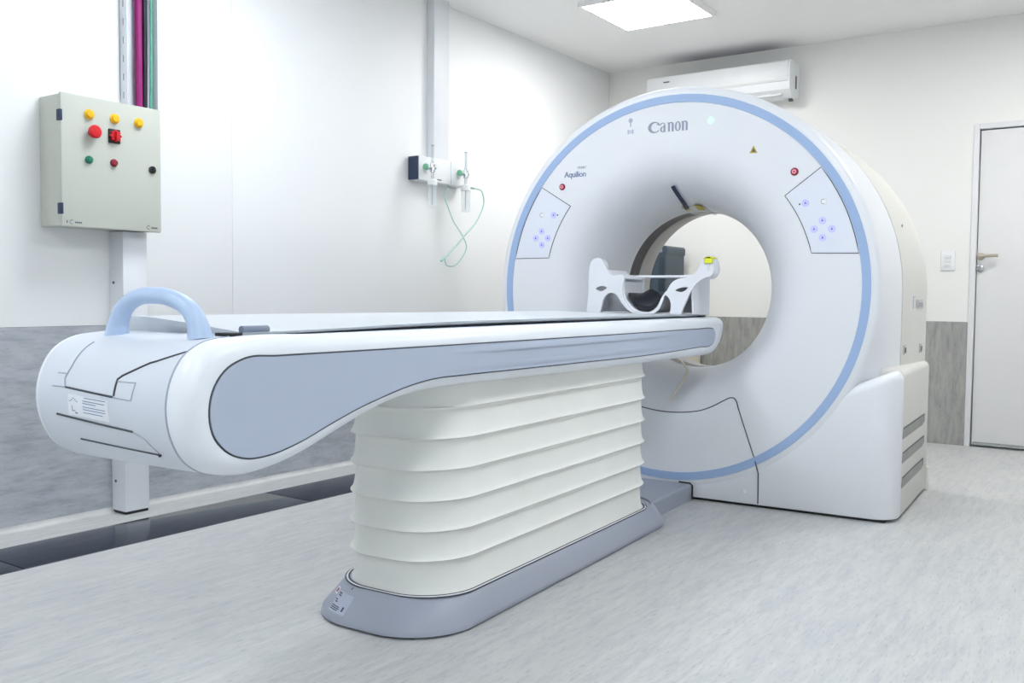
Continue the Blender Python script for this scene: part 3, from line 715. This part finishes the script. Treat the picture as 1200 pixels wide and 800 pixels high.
# inset side panel
pp = [(-2.846, .825), (-2.757, .8255), (-2.556, .8245), (-2.228, .823), (-1.594, .821), (-.8, .819), (-.2, .8185), (-.07, .818), (-.035, .815), (-.014, .805), (-.004, .788), (-.008, .768), (-.025, .753), (-.055, .744), (-.2, .741), (-.772, .733), (-1.356, .736), (-1.8, .739), (-2.07, .741), (-2.20, .740), (-2.299, .730), (-2.434, .705), (-2.481, .695), (-2.592, .665), (-2.694, .635), (-2.788, .619), (-2.85, .622), (-2.898, .643), (-2.930, .68), (-2.938, .727), (-2.928, .768), (-2.899, .803)]
ps = resample([Vector((p[0], p[1])) for p in smoothpoly([V(a, c, 0) for a, c in pp], 5)], .012)
for sgn in (1, -1):
    def F(d): return (lambda a, c: V(UC + sgn * (HW + d), a, c))
    b = NB(); prism(b, [tuple(p) for p in offset_poly(ps, .0038)], F(-.004), F(.0008)); K.part('panel_gap', b, SEAM)
    b = NB(); prism(b, [tuple(p) for p in ps], F(0), F(.003)); 
    P_ = K.part('side_panel', b, PANEL, label='blue-grey side panel')
    for (za, zb, zc, v0, v1) in ((.8195, .7985, .806, -2.12, -.35), (.7425, .765, .757, -2.17, -.35)):
        b = NB(); L = []
        for k in range(31):
            s = k / 30; v = v0 + (v1 - v0) * s; h = math.sin(PI * min(1, max(0, s))) ** .35 if 0 < s < 1 else 0
            h = min(1, s * 5) * min(1, (1 - s) * 4)
            L.append([V(UC + sgn * (HW + .002), v, za), V(UC + sgn * (HW + .003 + .0055 * h), v, zc), V(UC + sgn * (HW + .0028 + .0045 * h), v, zb), V(UC + sgn * (HW + .002), v, zb)])
        loft(b, L, True, True, True); K.part('panel_rib', b, PANEL, P_)
# tail cap seams: lines on the rounded end
import bisect
tailpts = [p for p in cp if p[0] < -2.80]
def tail_at(u, z, up_half=None):
    """v of the tail shell at height z (outermost)"""
    best = None
    n = len(cp)
    for i in range(n):
        p, q = cp[i], cp[(i + 1) % n]
        if (p[1] - z) * (q[1] - z) <= 0 and p[1] != q[1]:
            v = p[0] + (q[0] - p[0]) * (z - p[1]) / (q[1] - p[1])
            if best is None or v < best: best = v
    if best is None: best = -2.85
    s = tail_s(u - UC); ur = abs(u - UC)
    e = 0
    if ur > HW - r: e = r - math.sqrt(max(0, r * r - (ur - HW + r) ** 2))
    return (-2.80 + (best + 2.80) * s if best < -2.80 else best) + e
def tail_line(pts, rad, m, name, sub=8, lift=.0012):
    b = NB(); P3 = []
    for (p, q) in zip(pts, pts[1:]):
        for k in range(sub): 
            u = p[0] + (q[0] - p[0]) * k / sub; z = p[1] + (q[1] - p[1]) * k / sub; P3.append(V(u, tail_at(u, z) - lift, z))
    P3.append(V(pts[-1][0], tail_at(*pts[-1]) - lift, pts[-1][1]))
    tube(b, P3, rad, 6); return K.part(name, b, m)
def topz(u): return .868
su = UC + .205                                      # seam between cap and side frame
for sg in (1,):
    b = NB(); L3 = []
    for p in cp:
        if p[0] < -2.78:
            s = tail_s(.205); L3.append(V(UC + sg * .205, -2.80 + (p[0] + 2.80) * s if p[0] < -2.80 else p[0], p[1]))
    tube(b, L3, .0022, 6); K.part('cap_seam', b, SEAML)
tail_line([(.16, .842), (.10, .822), (.085, .818), (.02, .79), (.008, .782), (.006, .748)], .0022, SEAM, 'cap_seam')
tail_line([(.002, .746), (-.16, .757)], .0022, SEAM, 'cap_seam')
tail_line([(-.161, .757), (-.168, .775), (-.160, .80), (-.157, .85)], .002, SEAML, 'cap_seam')
tail_line([(-.161, .757), (-.21, .757)], .0014, SEAML, 'cap_seam'); tail_line([(-.168, .785), (-.20, .785)], .0014, SEAML, 'cap_seam')
tail_line([(.008, .778), (.066, .778), (.06, .742), (.006, .745)], .0013, SEAML, 'cap_seam')
tail_line([(-.195, .697), (.055, .678)], .0024, SEAM, 'cap_seam'); tail_line([(.055, .678), (.085, .664), (.103, .642), (.108, .634)], .0014, SEAML, 'cap_seam')
tail_line([(.108, .632), (-.14, .645)], .002, SEAM, 'cap_seam')
b = NB(); z_ = .632; cyl(b, (.106, tail_at(.106, z_) - .001, z_), (0, -1, 0), .004, .003, 10); K.part('screw', b, BLK)
b = NB(); L = []                                    # cap shell over the tail
for k in range(25):
    ur = -HW + .008 + (.203 + HW - .008) * k / 24; e = 0
    if abs(ur) > HW - r: e = r - math.sqrt(max(0, r * r - (abs(ur) - HW + r) ** 2))
    L.append([V(UC + ur, -2.80 + (p[0] + 2.80) * tail_s(ur) if p[0] < -2.80 else p[0], p[1]) for p in offset_poly(cp, e - .0006) if p[0] < -2.76 and True])
m_ = min(len(q) for q in L); L = [q[:m_] for q in L]
loft(b, L, False); K.part('tail_cap', b, CCAP_SHADED, recalc=False, angle=60)
# instruction label on the tail
def decal(b, u0, u1, z0, z1, lift, n=6, slope=0.):
    L = []
    for i in range(n + 1):
        row = []
        for j in range(5):
            u = u0 + (u1 - u0) * i / n; z = z0 + (z1 - z0) * j / 4 + slope * (u - u0); row.append(V(u, tail_at(u, z) - lift, z))
        L.append(row)
    loft(b, L, False)
b = NB(); decal(b, -.148, -.012, .699, .744, .0016, slope=-.05); lab_ = K.part('instruction_label', b, STICK, label='white printed instruction label', recalc=False)
b = NB()
for zz, ua, ub in ((.731, -.095, -.022), (.726, -.095, -.05), (.7185, -.095, -.02), (.713, -.095, -.02), (.7065, -.095, -.03), (.7375, -.09, -.018)): decal(b, ua, ub, zz, zz + .0014, .0026, slope=-.05)
for k in range(5): decal(b, -.142 + .006 * k, -.1372 + .006 * k, .728 + (.003 * min(k, 4 - k)), .730 + (.003 * min(k, 4 - k)), .0022, 1)
decal(b, -.134, -.122, .708, .7096, .0022); decal(b, -.134, -.132, .708, .72, .0022, 1); decal(b, -.124, -.116, .703, .706, .0022, 1)
K.part('label_print', b, LOGOB, lab_, recalc=False)
# carrying handle
b = NB(); hv = -2.87
pts = smoothpoly([(UC - .118, hv + .0, .862), (UC - .113, hv, .890), (UC - .091, hv, .924), (UC - .05, hv, .947), (UC + .01, hv, .953), (UC + .07, hv, .947), (UC + .126, hv, .924), (UC + .152, hv, .890), (UC + .158, hv, .862)], 5, False)
nn = len(pts); tube(b, pts, [.0185 + .009 * (abs(2 * i / (nn - 1) - 1) ** 3) for i in range(nn)], 16); K.part('push_handle', b, HAND, label='pale blue arched handle')
# cradle plate on top
b = NB(); L = []
for v in [-2.80 + k * .1 for k in range(26)] + [-.2, -.1, .05]:
    f = min(1, (v + 2.80) / .9); f = f * f * (3 - 2 * f); c = []
    zr = .876 + .010 * f if v < -1.0 else .886 - .004 * min(1, (v + 1.0) / .8)
    zl = .903 - .005 * min(1, max(0, (v + 2.4) / 1.5)) - .0165 * min(1, max(0, (v + .8) / .5))
    for s in range(11):
        q = s / 10; u = .165 - .415 * q; z = zr + (zl - zr) * min(1, q * 1.3) + .002 * math.sin(PI * q); c.append(V(u, v, z))
    bot = [V(.160, v, zr - .006), V(.12, v, .8685), V(-.21, v, .8685), V(-.248, v, zl - .006)]
    L.append(c + list(reversed(bot)))
loft(b, L, True, True, True); K.part('cradle_top', b, CRAD, label='pale grey cradle top', angle=60)
b = NB(); box(b, -.235, .145, -2.78, .045, .866, .8705); K.part('cradle_rail', b, NAVY)
b = NB(); box(b, .115, .163, -2.835, -2.80, .868, .876, .002); K.part('cradle_stop', b, BLK)
b = NB(); cyl(b, (.158, -2.80, .882), (0, 1, 0), .0085, .075, 14, bev=.002); K.part('cradle_clip', b, mat('clip_grey', (120, 130, 150), .4))
b = NB(); box(b, .08, .15, -.02, .06, .868, .882, .002); K.part('end_stop', b, BLK)
# bellows
def stad(cx, u_h, v0, v1, rr, n=20):
    return [Vector((p[0], p[1])) for p in rrect(cx, (v0 + v1) / 2, u_h, (v1 - v0) / 2, rr, n)]
b = NB(); zr_ = [.088, .192, .278, .366, .455, .545, .635, .72]; L = []
for (za, zb) in zip(zr_, zr_[1:]):                  # pleats: a sharp ridge, tucked in just below the next ridge
    for t_, ins in ((0, 0), (.03, .0025), (.1, .006), (.25, .0095), (.45, .0115), (.65, .0125), (.8, .0135), (.9, .0135), (.955, .010), (.985, .004)):
        L.append((ins, za + (zb - za) * t_))
loops = []
for q in L:
    if q is None: continue
    ins, z = q; ins -= .001
    ring = stad(UC, .212 - ins, -2.088 + ins, -.545 - ins, .17 - ins * .5)
    loops.append([V(p[0], p[1], z + .004 * math.sin(9 * p[1] + 3 * p[0])) for p in ring])
loft(b, loops, True, True, True); K.part('bellows', b, BELL, label='off-white pleated bellows', angle=40)
b = NB(); L = []
for z, ins in ((.082, -.004), (.094, -.004), (.094, .006)):
    L.append([V(p[0], p[1], z) for p in stad(UC, .212 - ins, -2.088 + ins, -.545 - ins, .17)])
loft(b, L, True, True, True); K.part('bellows_rim', b, STICKG)
for (ins, z, rad, m_) in ((-.0035, .0955, .0022, SEAM), (-.0085, .0945, .0026, WHT), (-.0125, .0935, .002, SEAM)):
    b = NB(); ring = stad(UC, .212 - ins, -2.088 + ins, -.545 - ins, .17 - ins * .5); ring.append(ring[0]); tube(b, [V(p[0], p[1], z) for p in ring], rad, 6, False); K.part('rim_trim', b, m_)
# plinth
b = NB(); L = []
for z, uh, va, vb, rr in ((0, .250, -2.178, -.41, .20), (.008, .258, -2.19, -.402, .205), (.022, .257, -2.186, -.404, .205), (.075, .233, -2.125, -.44, .195), (.092, .224, -2.105, -.452, .195), (.096, .216, -2.094, -.46, .185), (.088, .212, -2.089, -.463, .18)):
    L.append([V(p[0], p[1], z) for p in stad(UC, uh, va, vb, rr)])
loft(b, L, True, True, True); PL = K.part('plinth', b, PLINTH, label='blue-grey moulded plinth', angle=50)
b = NB(); L = [[V(p[0], p[1], z) for p in stad(UC, .244 , -2.174, -.424, .21)] for z in (0, .004)]; loft(b, L, True, True, True); K.part('plinth_gap', b, BLK)
b = NB()
pn = [(UC - .165, 0), (UC - .165, .066), (UC - .155, .076), (UC + .155, .076), (UC + .163, .068), (UC + .165, 0)]
loft(b, [[V(u, v, z) for u, z in pn] for v in (-.6, .003)], True, True, True); K.part('plinth_neck', b, PLINTH)
b = NB()
tube(b, [(UC + .168, .0005, .004), (UC + .168, .0005, .068), (UC + .156, .0005, .079), (UC + .10, .0005, .080)], .004, 6); K.part('neck_gap', b, BLK)
# maker's plate and marks on the front of the plinth
def pl_at(u, h):
    """front slope of the plinth at height h"""
    t_ = max(0, min(1, (h - .022) / .053)); uh = .257 - .024 * t_; va = -2.186 + .061 * t_; rr = .205 - .01 * t_
    ux = abs(u - UC) - (uh - rr); e = rr - math.sqrt(max(1e-6, rr * rr - max(0, ux) ** 2)); return va + e
def pdecal(b, u0, u1, h0, h1, lift, n=6, m=3):
    L = []
    for i in range(n + 1):
        row = []
        for j in range(m + 1):
            u = u0 + (u1 - u0) * i / n; h = h0 + (h1 - h0) * j / m; row.append(V(u, pl_at(u, h) - lift * .75, h + lift * .6))
        L.append(row)
    loft(b, L, False)
b = NB(); pdecal(b, -.195, -.115, .030, .072, .0006); rl = K.part('rating_label', b, STICKG, PL, 'small grey rating label', recalc=False)
b = NB(); pdecal(b, -.222, -.203, .060, .073, .0012, 3); K.part('red_mark', b, STICK, PL, recalc=False)
b = NB(); pdecal(b, -.218, -.206, .062, .071, .0018, 3); K.part('red_square', b, DRED, PL, recalc=False)
b = NB()
for (ua, ub, ha, hb) in ((-.190, -.175, .066, .069), (-.188, -.170, .062, .0645), (-.190, -.178, .053, .0555), (-.186, -.172, .049, .0515), (-.19, -.15, .041, .043), (-.19, -.145, .0375, .0395), (-.19, -.15, .034, .036), (-.135, -.127, .036, .046)): pdecal(b, ua, ub, ha, hb, .0013, 2, 1)
K.part('label_print', b, PRINT, rl, recalc=False)
b = NB()
for u in (-.142, -.098): disc(b, u, .0, .0075, 0, .0012, 12)
disc(b, -.12, .0, .004, 0, .0012, 8)
for v_ in b.verts: 
    u, d_, zz = v_.co; h = .083 + zz * .45; v_.co = V(u, pl_at(u, .075) + .014 + zz * .6 + d_ * .6, h + .001 - d_ * .6)
K.part('moulded_mark', b, PRINT, PL)

# ================================================================== HEAD HOLDER
HV = -.19
H = Thing('head_holder', 'white arched head and arm holder on the couch end', 'head holder', (UC, HV, .878), True)
ho = [(-0.355, 0.884), (-0.345, 0.997), (-0.348, 1.026), (-0.345, 1.095), (-0.332, 1.131), (-0.3, 1.143), (-0.273, 1.127), (-0.25, 1.086), (-0.223, 1.058), (-0.179, 1.062), (-0.161, 1.046), (-0.169, 0.998), (-0.159, 0.95), (-0.128, 0.911), (-0.093, 0.893), (-0.059, 0.888), (-0.025, 0.891), (0.008, 0.915), (0.028, 0.952), (0.049, 0.983), (0.073, 1.022), (0.101, 1.041), (0.138, 1.049), (0.178, 1.06), (0.205, 1.098), (0.22, 1.132), (0.244, 1.136), (0.268, 1.121), (0.273, 1.075), (0.257, 1.056), (0.234, 1.049), (0.202, 1.03), (0.171, 0.992), (0.148, 0.945), (0.132, 0.907), (0.125, 0.884), (0.071, 0.884), (0.075, 0.921), (0.066, 0.952), (0.045, 0.968), (0.033, 0.94), (0.017, 0.905), (-0.016, 0.881), (-0.059, 0.878), (-0.102, 0.881), (-0.137, 0.899), (-0.168, 0.926), (-0.19, 0.958), (-0.208, 0.976), (-0.244, 0.973), (-0.27, 0.941), (-0.282, 0.884)]
keep = {0, 35, 36, 51}
pts = []
n = len(ho)
for i in range(n):                                 # smooth all but the square feet
    if i in keep or (i + 1) % n in keep: pts.append(ho[i]); 
    else:
        p0, p1, p2, p3 = [Vector(ho[(i + k) % n]) for k in (-1, 0, 1, 2)]
        for k in range(4):
            t_ = k / 4; q = .5 * ((2 * p1) + (p2 - p0) * t_ + (2 * p0 - 5 * p1 + 4 * p2 - p3) * t_ ** 2 + (3 * p1 - p0 - 3 * p2 + p3) * t_ ** 3); pts.append((q.x, q.y))
hl = []
for four in ([(-0.307, 0.997), (-0.28, 1.01), (-0.249, 1.002), (-0.28, 0.985)], [(0.094, 0.991), (0.118, 1.003), (0.155, 1.003), (0.127, 0.984)]):
    hl.append([(p.x, p.y) for p in smoothpoly([V(a, c, 0) for a, c in four], 4)])
b = NB(); prism(b, pts, lambda a, c: V(a, HV + .03 * (c - .88), c), lambda a, c: V(a, HV + .014 + .03 * (c - .88), c), hl); H.part('front_plate', b, HOLD, angle=30)
def sheet(b, path, v0, v1, th, taper=None):
    """extrude a (u,z) path along v with a thickness th upwards"""
    L = []
    P_ = [Vector(p) for p in path]
    nr = []
    for i in range(len(P_)):
        t_ = (P_[min(i + 1, len(P_) - 1)] - P_[max(i - 1, 0)]).normalized(); nr.append(Vector((-t_.y, t_.x)))
    ring = [p for p in P_] + [p + n_ * th for p, n_ in reversed(list(zip(P_, nr)))]
    L = []
    for k in range(5):
        v = v0 + (v1 - v0) * k / 4; L.append([V(p.x, v, p.y + (taper(k / 4, p.x) if taper else 0)) for p in ring])
    loft(b, L, True, True, True)
def cr(pts, n=4): return [(p.x, p.y) for p in smoothpoly([V(a, c, 0) for a, c in pts], n, False)]
b = NB(); sheet(b, cr([(-.163, 1.03), (-.169, .998), (-.159, .95), (-.128, .911), (-.093, .890), (-.059, .884), (-.025, .888), (.008, .913), (.028, .952), (.049, .983)]), HV + .012, .03, .006); H.part('trough', b, HOLD)
b = NB(); sheet(b, cr([(.049, .983), (.073, 1.022), (.101, 1.041), (.138, 1.049), (.178, 1.06)]), HV + .012, .03, -.006); H.part('shoulder', b, HOLD)
b = NB(); sheet(b, cr([(-.250, 1.086), (-.223, 1.058), (-.179, 1.062), (-.163, 1.045)]), HV + .012, .03, -.006); H.part('shoulder', b, HOLD)
for sg, u0 in ((1, .166), (-1, -.352)):
    b = NB(); prism(b, [(HV + .03, .884), (.04, .878), (.04, 1.05), (-.04, 1.055), (-.12, 1.04), (HV + .012, 1.0)], lambda a, c: V(u0, a, c), lambda a, c: V(u0 + .01, a, c)); H.part('side_plate', b, HOLD)
    b = NB(); cx = .247 if sg > 0 else -.306; L = []
    for k in range(9):                              # padded arm wing
        t_ = k / 8; s = math.sqrt(max(.02, 1 - (2 * t_ - 1) ** 4)); v = HV + .004 + .085 * t_
        L.append([V(cx + .034 * s * math.cos(a), v, 1.092 + .05 * s * math.sin(a) + .02 * s * math.sin(a) * 0) for a in [2 * PI * j / 20 for j in range(20)]])
    loft(b, L, True, True, True); W_ = H.part('arm_wing', b, HOLD)
    if sg > 0:
        b = NB(); L = []
        for a in [math.radians(q) for q in range(55, 126, 10)]:
            L.append([V(cx + .0352 * math.cos(a), HV - .002, 1.092 + .0515 * math.sin(a)), V(cx + .0352 * math.cos(a), HV + .07, 1.092 + .0515 * math.sin(a)), V(cx + .033 * math.cos(a), HV + .07, 1.092 + .049 * math.sin(a)), V(cx + .033 * math.cos(a), HV - .002, 1.092 + .049 * math.sin(a))])
        loft(b, L, True, True, True)
        box(b, cx - .017, cx + .020, HV - .002, HV + .006, 1.112, 1.134, .002)
        H.part('sticker', b, LIME, W_, 'lime yellow sticker')
b = NB(); tube(b, [(-.34, .0, 1.057), (.175, .0, 1.057)], .007, 10); H.part('cross_bar', b, HOLD)
b = NB(); prism(b, [(-.345, .884), (-.15, .884), (-.152, 1.06), (-.345, 1.06)], lambda a, c: V(a, .022, c), lambda a, c: V(a, .03, c)); H.part('back_plate', b, HOLD)
b = NB(); prism(b, [(.05, .884), (.168, .884), (.168, 1.045), (.10, 1.04), (.055, .985)], lambda a, c: V(a, .022, c), lambda a, c: V(a, .03, c)); H.part('back_plate', b, HOLD)
b = NB(); box(b, -.35, .172, HV + .02, .045, .8845, .8885, .001); H.part('foot_plate', b, HOLD)
# black cushion lying in the trough
b = NB(); L = []
for k in range(9):
    t_ = k / 8; v = HV + .022 + .17 * t_
    P_ = [Vector(p) for p in cr([(-.146, .965), (-.125, .933), (-.095, .905), (-.059, .897), (-.022, .903), (.005, .933), (.02, .958)], 3)]
    n_ = len(P_); top = []
    for i, p in reversed(list(enumerate(P_))):
        q = i / (n_ - 1); hi = .975 + .03 * math.exp(-((q - .3) / .2) ** 2) - .022 * q
        top.append(Vector((p.x, max(p.y + .012, p.y + .014 + (hi - p.y - .014) * (.12 + .88 * t_)))))
    L.append([V(p.x, v, p.y) for p in P_ + top])
loft(b, L, True, True, True)
single('head_cushion', b, CUSH, 'black curved head cushion in the white holder', 'cushion', (UC, -.08, .90), True)
